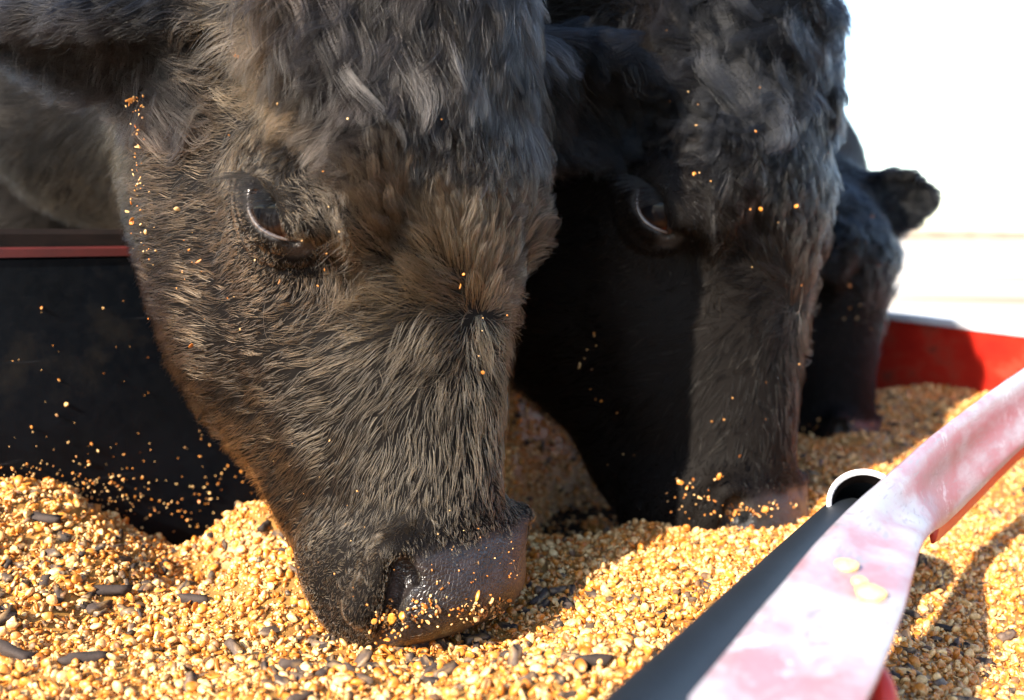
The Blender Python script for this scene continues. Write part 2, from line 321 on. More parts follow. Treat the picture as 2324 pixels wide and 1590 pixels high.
# ------------------------------------------------------------------ cattle
# head frame: x = along the nose, y = out of the forehead, z = towards the animal's right side; origin between the eyeballs
def cx(x): return np.where(x > .02, .02 + (x - .02) * 1.05, x)       # short face
PL = np.array([-.24, -.17, -.10, -.04, .00, .06, .11, .16, .205, .24, .27, .30])          # stations
PT = np.array([.070, .095, .096, .088, .080, .067, .053, .041, .034, .030, .024, .008])    # dorsal line
PB = np.array([-.20, -.235, -.255, -.260, -.256, -.240, -.210, -.160, -.128, -.108, -.095, -.080])  # ventral line
PW = np.array([.092, .106, .112, .108, .104, .097, .082, .067, .059, .061, .062, .050])    # half width
def head_sdf(p, V):
    p = p.copy(); p[:, 0] = cx(p[:, 0])
    x, y, z = p[:, 0], p[:, 1], p[:, 2]; az = np.abs(z); q = np.stack([x, y, az], 1)
    xl = np.clip(x, PL[0], PL[-1])
    t = np.interp(xl, PL, PT); b = np.interp(xl, PL, PB) ; w = np.interp(xl, PL, PW)
    c = (t + b) / 2; hh = (t - b) / 2
    yy = (y - c) / hh
    w = w * (1 - .20 * sstep(.2, -1, yy) * sstep(.22, .0, x)) * (1 - .10 * sstep(.3, 1, yy))
    pw = 2.5
    k = (np.abs(az / w) ** pw + np.abs(yy) ** pw) ** (1 / pw)
    g = np.maximum(np.sqrt((az / w ** 2) ** 2 + (yy / hh) ** 2) / np.maximum(np.sqrt((az / w) ** 2 + yy ** 2), 1e-3), 1)
    f = (k - 1) / g * .95
    f = smax(f, x - .312, .035); f = smax(f, -.24 - x, .05)
    # orbit, brow, cheek muscle, facial crest
    f = smin(f, sd_ell(q, (-.008, .000, .084), (.050, .042, .030)), .035)
    f = smin(f, sd_cap(q, (-.045, .052, .062), (.018, .036, .076), .018, .013), .03)
    f = smin(f, sd_cap(q, (.02, -.045, .088), (.15, -.055, .052), .012, .010), .030)
    f = smin(f, sd_ell(q, (-.02, -.105, .060), (.10, .075, .035)), .04)
    f = smax(f, -sd_ell(q, (.055, .012, .098), (.035, .014, .020)), .03)       # tear hollow in front of the eye
    # muzzle
    f = smin(f, sd_ell(q, (.238, -.050, .038), (.044, .050, .032)), .02)
    f = smin(f, sd_cap(q, (.235, .002, .040), (.262, -.008, .038), .024, .020), .018)
    f = smin(f, sd_ell(q, (.262, -.016, .008), (.048, .050, .052)), .012)
    f = smin(f, sd_ell(q, (.276, -.052, .018), (.030, .034, .036)), .014)     # upper lip
    f = smin(f, sd_ell(q, (.180, -.110, 0), (.060, .030, .046)), .025)          # lower lip and chin
    f = smax(f, (x - .296) * .985 + (y - .0) * .17, .026)                        # slanting end of the muzzle
    f = smax(f, -sd_cap(q, (.205, -.092, .074), (.300, -.078, .045), .002, .005), .006)   # mouth line
    f = smax(f, -sd_cap(q, (.265, -.090, 0), (.33, -.078, .03), .004, .010), .01)
    # nostril: comma cut with a slit running down and back
    f = smin(f, sd_cap(q, (.228, .008, .060), (.262, -.022, .066), .0135, .0115), .010)      # outer wing of the nostril
    f = smax(f, -sd_cap(q, (.254, .012, .040), (.238, .014, .062), .003, .0065), .007)
    f = smax(f, -sd_cap(q, (.240, .012, .060), (.288, -.020, .056), .0080, .0060), .004)
    f = smax(f, -sd_cap(q, (.288, -.020, .058), (.312, -.062, .052), .0058, .0062), .005)
    gr = np.minimum(sd_cap(q, (.205, .020, .060), (.222, -.024, .078), 0, 0), sd_cap(q, (.222, -.024, .078), (.262, -.060, .070), 0, 0)); f = f + .0034 * np.exp(-(gr / .0075) ** 2)
    # step between hairy skin and bare nose
    f = f + .0006 * np.exp(-((x - NB + .05 * np.maximum(az - .02, 0)) / .0035) ** 2) * (y > -.02)
    # eyelids and almond opening, looking along EN
    e = q - EYE; u = e @ EU; v = e @ EV; n = e @ EN
    al = np.abs(u) / .0218; hv = np.where(v > 0, .0100, .0118) * np.maximum(1 - al ** 2, 0) + .0002
    cut = np.maximum(np.abs(v) - hv, np.maximum(-.002 - n, np.abs(u) - .0222))
    er = np.sqrt((u * .88) ** 2 + v ** 2 + n ** 2)
    f = smin(f, er - .0268, .016)
    f = smax(f, -cut, .003)
    for (ru, rv, cv, w, sg, am) in ((.029, .021, -.003, .07, -1, .0020), (.037, .031, -.005, .05, -1, .0016), (.029, .021, .003, .08, 1, .0022)):
        f = f + am * np.exp(-((np.sqrt((u / ru) ** 2 + ((v - cv) / rv) ** 2) - 1) / w) ** 2) * (v * sg > 0) * (n > -.01)
    f = smin(f, sd_cap(q, tuple(EYE - EU * .022 + EV * .016 + EN * .014), tuple(EYE + EU * .018 + EV * .014 + EN * .018), .0050, .0035), .016)   # fold over the upper lid
    # tear groove from the inner corner
    g = sd_cap(q, tuple(EYE + EU * .026 + EN * .014), (.085, .000, .085), .001, .001)
    f = f + .0045 * np.exp(-(g / .006) ** 2)
    return f
EYE = np.array([0, .004, .0985], np.float32)
EN = nrm(np.array([.16, .34, .92])).astype(np.float32); EU = np.array([math.cos(.30), math.sin(.30), 0]); EU = nrm(EU - EN * (EN @ EU)).astype(np.float32); EV = np.cross(EN, EU).astype(np.float32)

NB = .234
class Cow:
    def __init__(s, O, nose, yaw, roll, scale, ears, neck, seed=1):
        O = np.asarray(O, float); tip = np.asarray(nose, float); yaw = math.radians(yaw); roll = math.radians(roll)
        X = nrm(tip - O); Z = -RT * math.cos(yaw) - FW * math.sin(yaw) + UP * math.sin(roll)
        Z = nrm(Z - X * (Z @ X)); Y = nrm(np.cross(Z, X))
        s.O, s.R, s.k, s.seed = O, np.stack([X, Y, Z], 1), scale, seed        # world = O + R @ (k * local)
        s.ears, s.neck = ears, neck; s.poll = seed != 3
    def W(s, p): return s.O + (np.asarray(p, float) * s.k) @ s.R.T
    def L(s, w): return ((np.asarray(w, float) - s.O) @ s.R) / s.k
    def sdf(s, p):
        p = np.asarray(p, np.float32)
        f = head_sdf(p, None)
        # poll
        if s.poll: f = smin(f, sd_ell(p, (-.165, .055, 0), (.055, .045, .060)), .04)
        else: f = smax(f, p[:, 0] * -.6 + p[:, 1] * .8 - .112, .05)
        # ears: thick leaves, hollow on the front side
        for (b, tip, nv) in s.ears:
            b = np.array(b, np.float32); tip = np.array(tip, np.float32); ax = nrm(tip - b); nv = nrm(np.array(nv) - ax * (np.array(nv) @ ax)); sd = np.cross(nv, ax)
            Lr = np.linalg.norm(tip - b); R = np.stack([ax, sd, nv]); c = (b + tip) / 2
            q = (p - c) @ R.T.astype(np.float32); tt = np.clip((q[:, 0] + Lr / 2) / Lr, 0, 1)
            wd = np.interp(tt, [0, .15, .45, .75, .92, 1], [.022, .034, .047, .040, .020, .006])
            bend = .55 * q[:, 1] ** 2 / .05 - .010
            th = .0055 + .010 * (1 - tt) ** 2
            e = smax(np.maximum(np.abs(q[:, 0]) - Lr / 2, np.abs(q[:, 1]) - wd), np.abs(q[:, 2] - bend) - th, .006)
            f = smin(f, e, .018)
            f = smin(f, sd_cap(p, b - ax * .02, b + ax * .03, .034, .022), .03)
        # neck and trunk, given as world points with radii in metres
        for (a, b, ra, rb, kk) in s.neckl:
            f = smin(f, sd_cap(p, a, b, ra, rb), kk)
        return f
    def prep(s):
        s.ears = [(b, t, tuple(s.R.T @ (-FW)) if n is None else (tuple(s.R.T @ n) if isinstance(n, np.ndarray) else n)) for b, t, n in s.ears]; s.ears = [(b, s.L(t) if abs(t[0]) + abs(t[1]) + abs(t[2]) > 0 and isinstance(t, np.ndarray) else t, n) for b, t, n in s.ears]
        s.neckl = [(s.L(a), s.L(b), ra / s.k, rb / s.k, kk) for a, b, ra, rb, kk in s.neck]
    def build_body(s, h, hc, mat, label):
        s.prep()
        lo = np.array([-.32, -.31, -.29]); hi = np.array([.31, .16, .29])
        V, Q = surface_net(s.sdf, lo, hi, h)
        inside = lambda C, m: ((C > lo + m) & (C < hi - m)).all(1)
        cen = V[Q].mean(1); Q = Q[inside(cen, h * 1.5)]
        # coarse rest of the animal
        allp = np.concatenate([np.stack([a - ra - .02, a + ra + .02, b - rb - .02, b + rb + .02]) for a, b, ra, rb, _ in s.neckl])
        V2, Q2 = surface_net(s.sdf, np.minimum(lo, allp.min(0)), np.maximum(hi, allp.max(0)), hc)
        cen2 = V2[Q2].mean(1); Q2 = Q2[~inside(cen2, hc * .7)]
        V = np.r_[V, V2]; Q = np.r_[Q, Q2 + len(V) - len(V2)]
        used = np.unique(Q); m = np.full(len(V), -1); m[used] = np.arange(len(used)); V = V[used]; Q = m[Q]
        # gradient normals
        e = 1e-3; G = np.stack([s.sdf(V + d) - s.sdf(V - d) for d in (np.eye(3) * e).astype(np.float32)], 1)
        s.V, s.Q, s.N = V, Q, nrm(G)
        s.root = empty('cow', tuple(s.W((-.2, -.1, 0)))); tag(s.root, label, 'cow', 'cattle feeding at the trough')
        me = mesh_np('body', s.W(V) - np.array(s.root.location), Q)
        # flip if needed
        bare = s.bare(V)
        vattr(me, 'bare', bare); vattr(me, 'warm', s.warm(V))
        o = link('body', me, s.root, mat); return o
    def bare(s, p):
        p = p.copy(); p[:, 0] = cx(p[:, 0])
        x, y, z = p[:, 0], p[:, 1], np.abs(p[:, 2])
        m = sstep(NB - .008, NB + .006, x + .005 * noise3(p, 90, 6) + .05 * np.maximum(z - .02, 0)) * sstep(-.085, -.070, y) * sstep(.060, .055, z - .10 * np.minimum(y, 0))
        e = np.stack([p[:, 0], p[:, 1], z], 1) - EYE; e = np.sqrt((e @ EU * .85) ** 2 + (e @ EV * 1.1) ** 2 + (e @ EN) ** 2)
        return np.maximum(m, sstep(.0285, .0245, e))
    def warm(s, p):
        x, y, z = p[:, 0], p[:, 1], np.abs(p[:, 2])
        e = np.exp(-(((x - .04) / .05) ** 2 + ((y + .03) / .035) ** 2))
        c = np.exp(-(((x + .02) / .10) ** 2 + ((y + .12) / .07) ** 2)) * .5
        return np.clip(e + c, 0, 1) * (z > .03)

    def add_eyes(s, M):
        for sg in (1, -1):
            sg3 = np.array([1, 1, sg]); c = s.W(EYE * sg3); n = nrm(s.R @ (EN * sg3)); u = nrm(s.R @ (EU * sg3)); v = nrm(s.R @ (EV * sg3)); k = s.k
            # ball: uv sphere whose pole is the pupil
            V, F = [], []; nu, nv = 40, 26; r = .0236 * k; loc = np.array(s.root.location)
            th = np.linspace(0, np.pi, nv); ph = np.linspace(0, 2 * np.pi, nu, endpoint=False)
            S = np.stack([np.outer(np.sin(th), np.cos(ph)), np.outer(np.sin(th), np.sin(ph)), np.outer(np.cos(th), np.ones(nu))], -1)
            bulge = 1 + .06 * np.exp(-(th / .5) ** 2)[:, None]
            P = (c - loc) + r * bulge[..., None] * (S[..., 0:1] * u + S[..., 1:2] * v + S[..., 2:3] * n)
            i = np.arange(nv - 1)[:, None] * nu; j = np.arange(nu)[None]; q = (j + 1) % nu
            me = mesh_np('eyeball', P.reshape(-1, 3), np.stack([i + j, i + nu + j, i + nu + q, i + q], -1).reshape(-1, 4))
            pol = np.arctan2(np.hypot(S[..., 0] * .82, S[..., 1] * 1.15), S[..., 2]); vattr(me, 'pol', pol.ravel())
            link('eyeball', me, s.root, M['eye'])
            # lids: swept rolls along the almond, resting on the ball
            for side, hv, rr in ((1, .0102, .0018), (-1, .0120, .0017)):
                tt = np.linspace(-1, 1, 25); uu = tt * .0218; vv = side * hv * (1 - tt ** 2)
                R_ = .0240; nn = np.sqrt(np.maximum(R_ ** 2 - (uu * .88) ** 2 - vv ** 2, 1e-6)) 
                pts = c - loc + k * (uu[:, None] * u + vv[:, None] * v + (nn + .0008)[:, None] * n)
                Vt, Ft = tube_np(pts, k * rr * (1 - .55 * np.abs(tt) ** 3), 10)
                o = link('eyelid', quads_to_mesh('eyelid', Vt, Ft), s.root, M['lid'] if side > 0 else M['lid_low'])

def leg_cow(neck, pts):
    for x, y, z in pts:
        neck.append(((x, y, .45), (x, y, -.35), .13, .055, .06)); neck.append(((x, y, -.35), (x, y, -.95), .05, .045, .03))
def mk_cow1():
    P = at
    neck = [(P(880, 200, .95), P(560, 40, 1.20), .12, .16, .06), (P(640, 420, .98), P(250, 230, 1.28), .075, .13, .10),
            (P(560, 40, 1.2), P(300, -500, 1.75), .16, .26, .10), (P(250, 230, 1.28), P(60, -50, 1.75), .13, .20, .10),
            (P(250, -400, 1.75), P(-900, -350, 2.9), .30, .33, .15)]
    leg_cow(neck, ((-.75, 1.65, 0), (-.55, 2.0, 0), (-2.6, 2.7, 0), (-2.2, 3.1, 0)))
    ears = [((-.105, .015, -.085), at(1490, 260, .99), (.45, .8, -.1)), ((-.115, .000, .085), at(-40, 100, .80), np.array([.1, -.5, -.9]))]
    return Cow(at(905, 500, .79), at(1035, 1300, .765), 50, 0, 1.15, ears, neck, 1)
def mk_cow2():
    P = at
    neck = [(P(1600, 230, 1.32), P(1380, 60, 1.5), .13, .16, .06), (P(1450, 380, 1.3), P(1200, 240, 1.6), .08, .13, .1),
            (P(1380, 60, 1.5), P(1200, -350, 2.1), .17, .26, .10), (P(1200, 240, 1.6), P(1100, 0, 2.0), .13, .2, .1),
            (P(1180, -300, 2.1), P(500, -250, 3.2), .30, .33, .15)]
    leg_cow(neck, ((-.1, 2.0, 0), (.1, 2.35, 0), (-.9, 3.1, 0), (-.6, 3.4, 0)))
    ears = [((-.12, .005, -.085), at(1820, 22, 1.38), (.45, .8, -.1)), ((-.12, .000, .085), (-.150, -.060, .26), (.45, .8, .1))]
    return Cow(at(1625, 515, 1.09), at(1700, 1052, 1.055), 51, 0, 1.31, ears, neck, 2)
def mk_cow3():
    P = at
    neck = [(P(1860, 520, 1.72), P(1740, 400, 1.95), .115, .15, .06), (P(1800, 600, 1.72), P(1600, 520, 2.0), .08, .12, .1),
            (P(1740, 400, 1.95), P(1620, 250, 2.5), .16, .25, .10),
            (P(1600, 260, 2.6), P(1200, 240, 3.6), .28, .31, .15)]
    leg_cow(neck, ((.45, 2.45, 0), (.65, 2.8, 0), (.0, 3.5, 0), (.3, 3.8, 0)))
    ears = [((-.12, .005, -.085), at(2128, 440, 1.62), None), ((-.12, .000, .085), (-.140, -.060, .25), (.45, .8, .1))]
    return Cow(at(1890, 630, 1.56), at(1932, 970, 1.52), 46, 0, 1.04, ears, neck, 3)
# ------------------------------------------------------------------ hair
def hair_obj(name, P, rad, col, parent, mat):
    """P: (n, k, 3) world points; rad: (n,) root radius; col: (n, 3)"""
    n, k = P.shape[:2]; h = bpy.data.hair_curves.new(name); h.add_curves([k] * n)
    off = np.array(parent.location) if parent is not None else 0
    h.attributes['position'].data.foreach_set('vector', np.ascontiguousarray(P - off, np.float32).ravel())
    t = np.linspace(0, 1, k); prof = (1 - t ** 2.2 * .85)
    r = h.attributes.get('radius') or h.attributes.new('radius', 'FLOAT', 'POINT')
    r.data.foreach_set('value', (rad[:, None] * prof[None]).astype(np.float32).ravel())
    c = h.attributes.new('tint', 'FLOAT_COLOR', 'CURVE'); c.data.foreach_set('color', np.c_[col, np.ones(n)].astype(np.float32).ravel())
    h.materials.append(mat)
    o = bpy.data.objects.new(name, h); scene.collection.objects.link(o)
    if parent is not None: o.parent = parent
    return o
def sample(V, Q, N, dens, n, rng):
    T = np.r_[Q[:, [0, 1, 2]], Q[:, [0, 2, 3]]]; A, B, C = V[T[:, 0]], V[T[:, 1]], V[T[:, 2]]
    w = np.linalg.norm(np.cross(B - A, C - A), axis=1) * dens((A + B + C) / 3); cw = np.cumsum(w)
    i = np.searchsorted(cw, rng.random(n) * cw[-1]); u, v = rng.random(n), rng.random(n); m = u + v > 1; u[m], v[m] = 1 - u[m], 1 - v[m]
    u, v = u[:, None], v[:, None]; w0 = 1 - u - v
    return w0 * A[i] + u * B[i] + v * C[i], nrm(w0 * N[T[i, 0]] + u * N[T[i, 1]] + v * N[T[i, 2]])
ARW = [(1063,560,0,-1),(1000,440,-.15,-1),(1150,500,.25,-1),(1195,430,.3,-1),(950,600,-.7,-.7),(870,510,-.6,-.8),(800,480,-.5,-.85),(900,680,-1,.05),(950,800,-.8,.55),(1080,850,0,1),(1120,790,.4,.9),(1140,680,.8,-.3),
       (1030,690,-.9,-.3),(1040,770,-.6,.8),(1083,770,0,1),(1083,660,0,-1),(1100,600,.1,-1),
       (800,760,-.95,.3),(700,880,-.97,.22),(600,900,-1,.15),(700,1000,-.8,.6),(850,1000,-.4,.9),(1000,1000,-.05,1),(1100,1000,.05,1),(880,880,-.7,.7),(1000,900,-.2,.95),(500,720,-.95,-.3),(520,830,-1,.05),(640,760,-1,.1),
       (632,590,-.65,.75),(560,600,-.85,.5),(450,560,-.95,-.25),(430,400,-.98,.1),(380,480,-1,.1),(350,300,-.8,.5),(560,250,-.8,-.45),(480,240,-1,.1),(420,290,-.85,.5),(560,330,-.1,1),(600,290,-.2,1),
       (650,250,-.5,.85),(720,220,-.9,.45),(820,200,-.97,.15),(850,280,-.95,.25),(760,320,-.85,.5),(700,330,-.6,.8),(730,420,.35,.9),(760,500,.3,.95),(720,560,.45,.9),(780,600,.4,.9),(600,120,-.7,.7),(750,60,-.6,.8),(480,120,-.8,.6),(860,80,-.3,.95),
       (950,100,.05,1),(1000,200,0,1),(1100,200,.1,1),(1180,150,.15,1),(1190,280,.15,1),(900,200,-.5,.85),(950,280,-.3,1),
       (800,1180,-.45,.9),(1000,1180,.02,1),(1120,1180,.1,1),(720,1250,-.5,.85),(680,1100,-.8,.6),(560,1000,-.98,.2),(900,1100,-.3,.95),(780,1330,-.3,.95),(340,700,-1,.2),(400,850,-.95,.4),(330,560,-1,.15)]
ARL = None
def make_flow(cow):
    """combing of the coat, measured once on the first animal in its head frame and mirrored"""
    B, D = [], []
    for x, y, dx, dy in ARW:
        p = trace(cow, x, y); q = trace(cow, x + dx * 22, y + dy * 22)
        if p is None or q is None or np.linalg.norm(q - p) > .03: continue
        v = nrm(q - p); B += [p, p * [1, 1, -1]]; D += [v, v * [1, 1, -1]]
    return np.array(B), np.array(D)
def trace(c, px, py):
    o = CAM; d = nrm(at(px, py, 1.0) - CAM); t = .4
    for i in range(120):
        f = float(c.sdf(c.L(o + d * t)[None].astype(np.float32))[0]) * c.k
        if abs(f) < 3e-4: return c.L(o + d * t)
        t += f * .75
        if t > 2.6: return None
    return None
def fur_dir(p, cow):
    x, y, z = p.T
    B, Dv = ARL; d2 = ((p[:, None] - B[None]) ** 2).sum(-1) + .006 ** 2; w = d2 ** -2.0; d = nrm((w @ Dv))
    a = np.stack([p[:, 0], p[:, 1], np.abs(z)], 1) - EYE; ra = np.linalg.norm(a, axis=1)
    near = np.exp(-(ra / .034) ** 4)[:, None]; sg = np.stack([np.ones(len(p)), np.ones(len(p)), np.sign(z)], 1)
    ao = a - (a @ EN)[:, None] * EN; d = d * (1 - near) + nrm(nrm(ao) + np.array([-.2, -.5, 0])) * sg * near
    kn = sstep(-.17, -.27, x)[:, None] * (1 - sstep(.02, .06, y)[:, None] * sstep(-.3, -.24, x)[:, None]); nk = nrm(cow.neckdir) + np.array([0, -.5, 0]); d = nrm(d) * (1 - kn) + nrm(nk) * kn
    for b, tip, nv in cow.ears:
        b, tip = np.array(b), np.array(tip); ax = tip - b; t = (p - b) @ ax / (ax @ ax); dist = np.linalg.norm(p - b - np.clip(t, 0, 1)[:, None] * ax, axis=1)
        ke = (sstep(.10, .20, t) * sstep(.075, .055, dist))[:, None]; d = d * (1 - ke) + nrm(nrm(ax) + np.array([.35, -.3, 0])) * ke
    return d
def on_ear(p, cow):
    m = np.zeros(len(p))
    for b, tip, nv in cow.ears:
        b, tip = np.array(b), np.array(tip); ax = tip - b; t = (p - b) @ ax / (ax @ ax); dist = np.linalg.norm(p - b - np.clip(t, 0, 1)[:, None] * ax, axis=1)
        m = np.maximum(m, sstep(.10, .20, t) * sstep(.075, .06, dist))
    return m
def fur_len(p, cow):
    x, y, z = p.T; az = np.abs(z)
    L = np.full(len(p), .014)
    L = np.where(x < .08, .014 + .012 * sstep(.08, -.02, x) * sstep(.0, .03, y), L)
    L = L + .008 * sstep(-.06, -.14, y) * sstep(.2, .1, x)
    L = L + .006 * np.exp(-((x - .09) ** 2 + z ** 2) / .04 ** 2)
    L = L * (1 - .85 * sstep(.15, .225, x))
    L = L * (1 - .55 * np.exp(-((x - .05) ** 2 + (y + .03) ** 2 + (az - .09) ** 2) / .04 ** 2))
    L = np.where(x < -.15, np.maximum(L, .026), L)
    e = np.linalg.norm(np.stack([x, y, az], 1) - EYE, axis=1); L = L * (.22 + .78 * sstep(.034, .066, e))
    L = L * (1 + .9 * cow.earf * on_ear(p, cow)) * cow.flen
    return L
def grow(cow, name, n, nclump, seed, mat, length=None, dens=None, lift=.33, wave=.12, clump=.62, rad=.00017, k=6, tint=None, hug=.55, hmax=.010, spread=.18):
    r = np.random.default_rng(seed)
    if dens is None:
        dens = lambda c: (1 - .97 * cow.bare(c)) * (1 + 2.2 * sstep(.17, .22, c[:, 0]) + 3.5 * np.exp(-((np.linalg.norm(np.stack([c[:, 0], c[:, 1], np.abs(c[:, 2])], 1) - EYE, axis=1) - .042) / .014) ** 2)) * np.interp(c[:, 0], [-1.3, -.8, -.5, -.30, -.20, 0], [.04, .2, .45, .6, .9, 1]) * (.35 + .65 * (((cow.W(c) - CAM)) [:, 0] > -9)) 
    p, N = sample(cow.V, cow.Q, cow.N, dens, n, r); pc, Nc = sample(cow.V, cow.Q, cow.N, dens, nclump, r)
    kd = kdtree.KDTree(nclump)
    for i, c in enumerate(pc): kd.insert(c, i)
    kd.balance(); ci = np.array([kd.find(q)[1] for q in p])
    t = np.linspace(0, 1, k)[None, :, None]
    def strands(p, N, rr, ph=None, own=1.0):
        m = len(p); D = np.concatenate([fur_dir(p[a:a + 40000], cow) for a in range(0, m, 40000)]); D = D + np.stack([noise3(p, 28, 11 + j) for j in range(3)], 1) * .22 + rr.normal(size=(m, 3)) * spread * own
        D = nrm(D - N * (D * N).sum(1, keepdims=True)); S = np.cross(N, D)
        Ln = (length or fur_len)(p, cow) * (.75 + .5 * rr.random(m)) * (1 + .25 * noise3(p, 30, 5)); th = lift * (1 + .35 * rr.normal(size=m) * own)
        th = np.clip(th, .08, 1.2)[:, None, None]; wv = (wave * (1 + noise3(p, 18, 31)) * rr.choice([-1, 1], m))[:, None, None] if ph is None else ph[0]
        L3 = Ln[:, None, None]; f = (rr.random(m) * 6.28)[:, None, None] if ph is None else ph[1]
        return (p[:, None] + L3 * (D[:, None] * np.cos(th) * t + N[:, None] * np.sin(th) * (t - .45 * t * t) * 1.3
                + S[:, None] * wv * (np.sin(f + t * 4.2) - np.sin(f))), Ln, (wv, f))
    Pc, Lc, (wv, f) = strands(pc, Nc, r, None, .8)
    P, Ln, _ = strands(p, N, r, (wv[ci], f[ci]))
    w = clump * (.6 + .8 * r.random(len(p)))[:, None, None]
    P = P * (1 - np.clip(w * t ** 1.1, 0, .96)) + Pc[ci] * np.clip(w * t ** 1.1, 0, .96)
    # keep strands out of the skin and near it
    for j in range(1, k, 2 if k > 6 else 1):
        q = P[:, j].astype(np.float32); d = np.concatenate([cow.sdf(q[a:a + 200000]) for a in range(0, len(q), 200000)])
        hm = hmax * (j / (k - 1)) + .001
        P[:, j:] += (N * (np.maximum(.0006 - d, 0) * 1.1 - np.clip(d - hm, 0, .02) * hug)[:, None])[:, None]
    W = cow.W(P.reshape(-1, 3)).reshape(P.shape); W[:, :, 2] -= (Ln * cow.k)[:, None] * .10 * t[..., 0] ** 2
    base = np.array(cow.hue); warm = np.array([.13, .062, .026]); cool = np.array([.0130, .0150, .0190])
    wm = cow.warm(p)[:, None] * cow.warmth; cl = np.maximum(on_ear(p, cow), sstep(.08, -.07, p[:, 0]) * sstep(.02, .06, p[:, 1]) * .7); cl = np.maximum(cl, sstep(-.14, -.26, p[:, 0]))[:, None]; cl = cl * np.where(p[:, 0] < -.20, .6, 1)[:, None] + 0; nk_ = np.maximum(np.maximum(sstep(-.14, -.24, p[:, 0]), sstep(-.27, -.36, p[:, 1])), .85 * on_ear(p, cow)); dk = (1 - .78 * nk_)[:, None]; base = base * (1 - cl) + cool / cow.tone * cl; base = base * (1 + .9 * np.exp(-(((p[:, 0] - .17) / .06) ** 2 + ((p[:, 1] + .03) / .07) ** 2))[:, None] * cow.warmth); v = ((.45 + .7 * r.random(len(p))) * (.45 + 1.1 * r.random(nclump))[ci] + .35 * noise3(pc, 40, 3)[ci]).clip(.15)[:, None]  # ear shade and blue sky sheen put into the tint; neck darkened too
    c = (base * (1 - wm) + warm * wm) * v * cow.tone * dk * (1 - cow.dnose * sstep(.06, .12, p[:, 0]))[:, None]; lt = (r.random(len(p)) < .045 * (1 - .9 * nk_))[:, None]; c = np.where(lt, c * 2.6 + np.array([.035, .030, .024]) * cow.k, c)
    if tint is not None: c = c * tint
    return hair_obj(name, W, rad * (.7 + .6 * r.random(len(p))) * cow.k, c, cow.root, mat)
def add_coat(c, n, nc, seed, h, hc, label, small=1.0):
    c.build_body(h, hc, M[c.skin], label); c.add_eyes(M)
    c.neckdir = c.L(c.neck[0][1]) - c.L(c.neck[0][0])
    global ARL
    if ARL is None: ARL = make_flow(c)
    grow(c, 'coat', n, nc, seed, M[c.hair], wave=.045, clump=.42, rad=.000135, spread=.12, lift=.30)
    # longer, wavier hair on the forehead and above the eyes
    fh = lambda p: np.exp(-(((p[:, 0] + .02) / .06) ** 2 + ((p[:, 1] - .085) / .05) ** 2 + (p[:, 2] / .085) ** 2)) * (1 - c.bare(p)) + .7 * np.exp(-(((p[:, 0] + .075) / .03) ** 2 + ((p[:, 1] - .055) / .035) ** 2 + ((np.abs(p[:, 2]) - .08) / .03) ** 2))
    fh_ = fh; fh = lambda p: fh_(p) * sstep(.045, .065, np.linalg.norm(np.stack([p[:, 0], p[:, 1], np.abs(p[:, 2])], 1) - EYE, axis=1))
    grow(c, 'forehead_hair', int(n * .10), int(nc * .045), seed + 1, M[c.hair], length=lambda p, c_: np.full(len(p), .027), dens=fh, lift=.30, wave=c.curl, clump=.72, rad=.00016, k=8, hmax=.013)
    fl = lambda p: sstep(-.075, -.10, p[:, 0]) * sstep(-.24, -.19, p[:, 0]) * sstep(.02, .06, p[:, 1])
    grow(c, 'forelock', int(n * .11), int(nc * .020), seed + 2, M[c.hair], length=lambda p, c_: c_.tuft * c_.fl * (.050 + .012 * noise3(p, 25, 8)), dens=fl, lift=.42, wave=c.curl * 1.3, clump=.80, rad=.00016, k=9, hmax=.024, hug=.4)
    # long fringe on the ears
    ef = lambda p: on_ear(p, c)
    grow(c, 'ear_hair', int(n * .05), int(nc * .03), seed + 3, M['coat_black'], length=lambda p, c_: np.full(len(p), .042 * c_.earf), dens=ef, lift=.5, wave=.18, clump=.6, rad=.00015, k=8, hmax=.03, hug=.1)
def lashes(c, seed):
    r = np.random.default_rng(seed); P = []
    for sg in (1, -1):
        sg3 = np.array([1, 1, sg])
        for i in range(80):
            t = r.uniform(-1.0, .15); uu = t * .0218; vv = .0102 * (1 - t * t); nn = math.sqrt(max(.0240 ** 2 - (uu * .88) ** 2 - vv ** 2, 1e-6))
            b = EYE + uu * EU + vv * EV + (nn + .001) * EN; L = r.uniform(.016, .030) * (1 - .35 * max(t, 0))
            d = nrm(nrm(c.R.T @ (-RT * .85 - FW * .45 + UP * .12)) * np.array([1, 1, 1]) + EU * t * .25 + r.normal(size=3) * .12); e = nrm(c.R.T @ (-RT * .3 - UP * .5))
            s_ = np.linspace(0, 1, 7)[:, None]; q = b + L * (d * s_ + e * s_ ** 2 * .45)
            P.append(q * sg3)
    P = np.array(P); W = c.W(P.reshape(-1, 3)).reshape(P.shape)
    hair_obj('eyelashes', W, np.full(len(P), .00032 * c.k), np.full((len(P), 3), .012), c.root, M['coat'])
FULL = 1.0
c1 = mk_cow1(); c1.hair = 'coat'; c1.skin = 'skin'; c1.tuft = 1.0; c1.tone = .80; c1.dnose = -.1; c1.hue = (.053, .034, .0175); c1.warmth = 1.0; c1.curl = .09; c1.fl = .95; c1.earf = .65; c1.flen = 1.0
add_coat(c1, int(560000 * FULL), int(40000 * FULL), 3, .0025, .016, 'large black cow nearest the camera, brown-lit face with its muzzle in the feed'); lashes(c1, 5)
print('cow 1', time.time() - T0)
c2 = mk_cow2(); c2.hair = 'coat_black'; c2.skin = 'skin_black'; c2.tuft = .8; c2.tone = .22; c2.dnose = .4; c2.hue = (.030, .020, .014); c2.warmth = .15; c2.curl = .26; c2.fl = 1.0; c2.earf = .5; c2.flen = .9
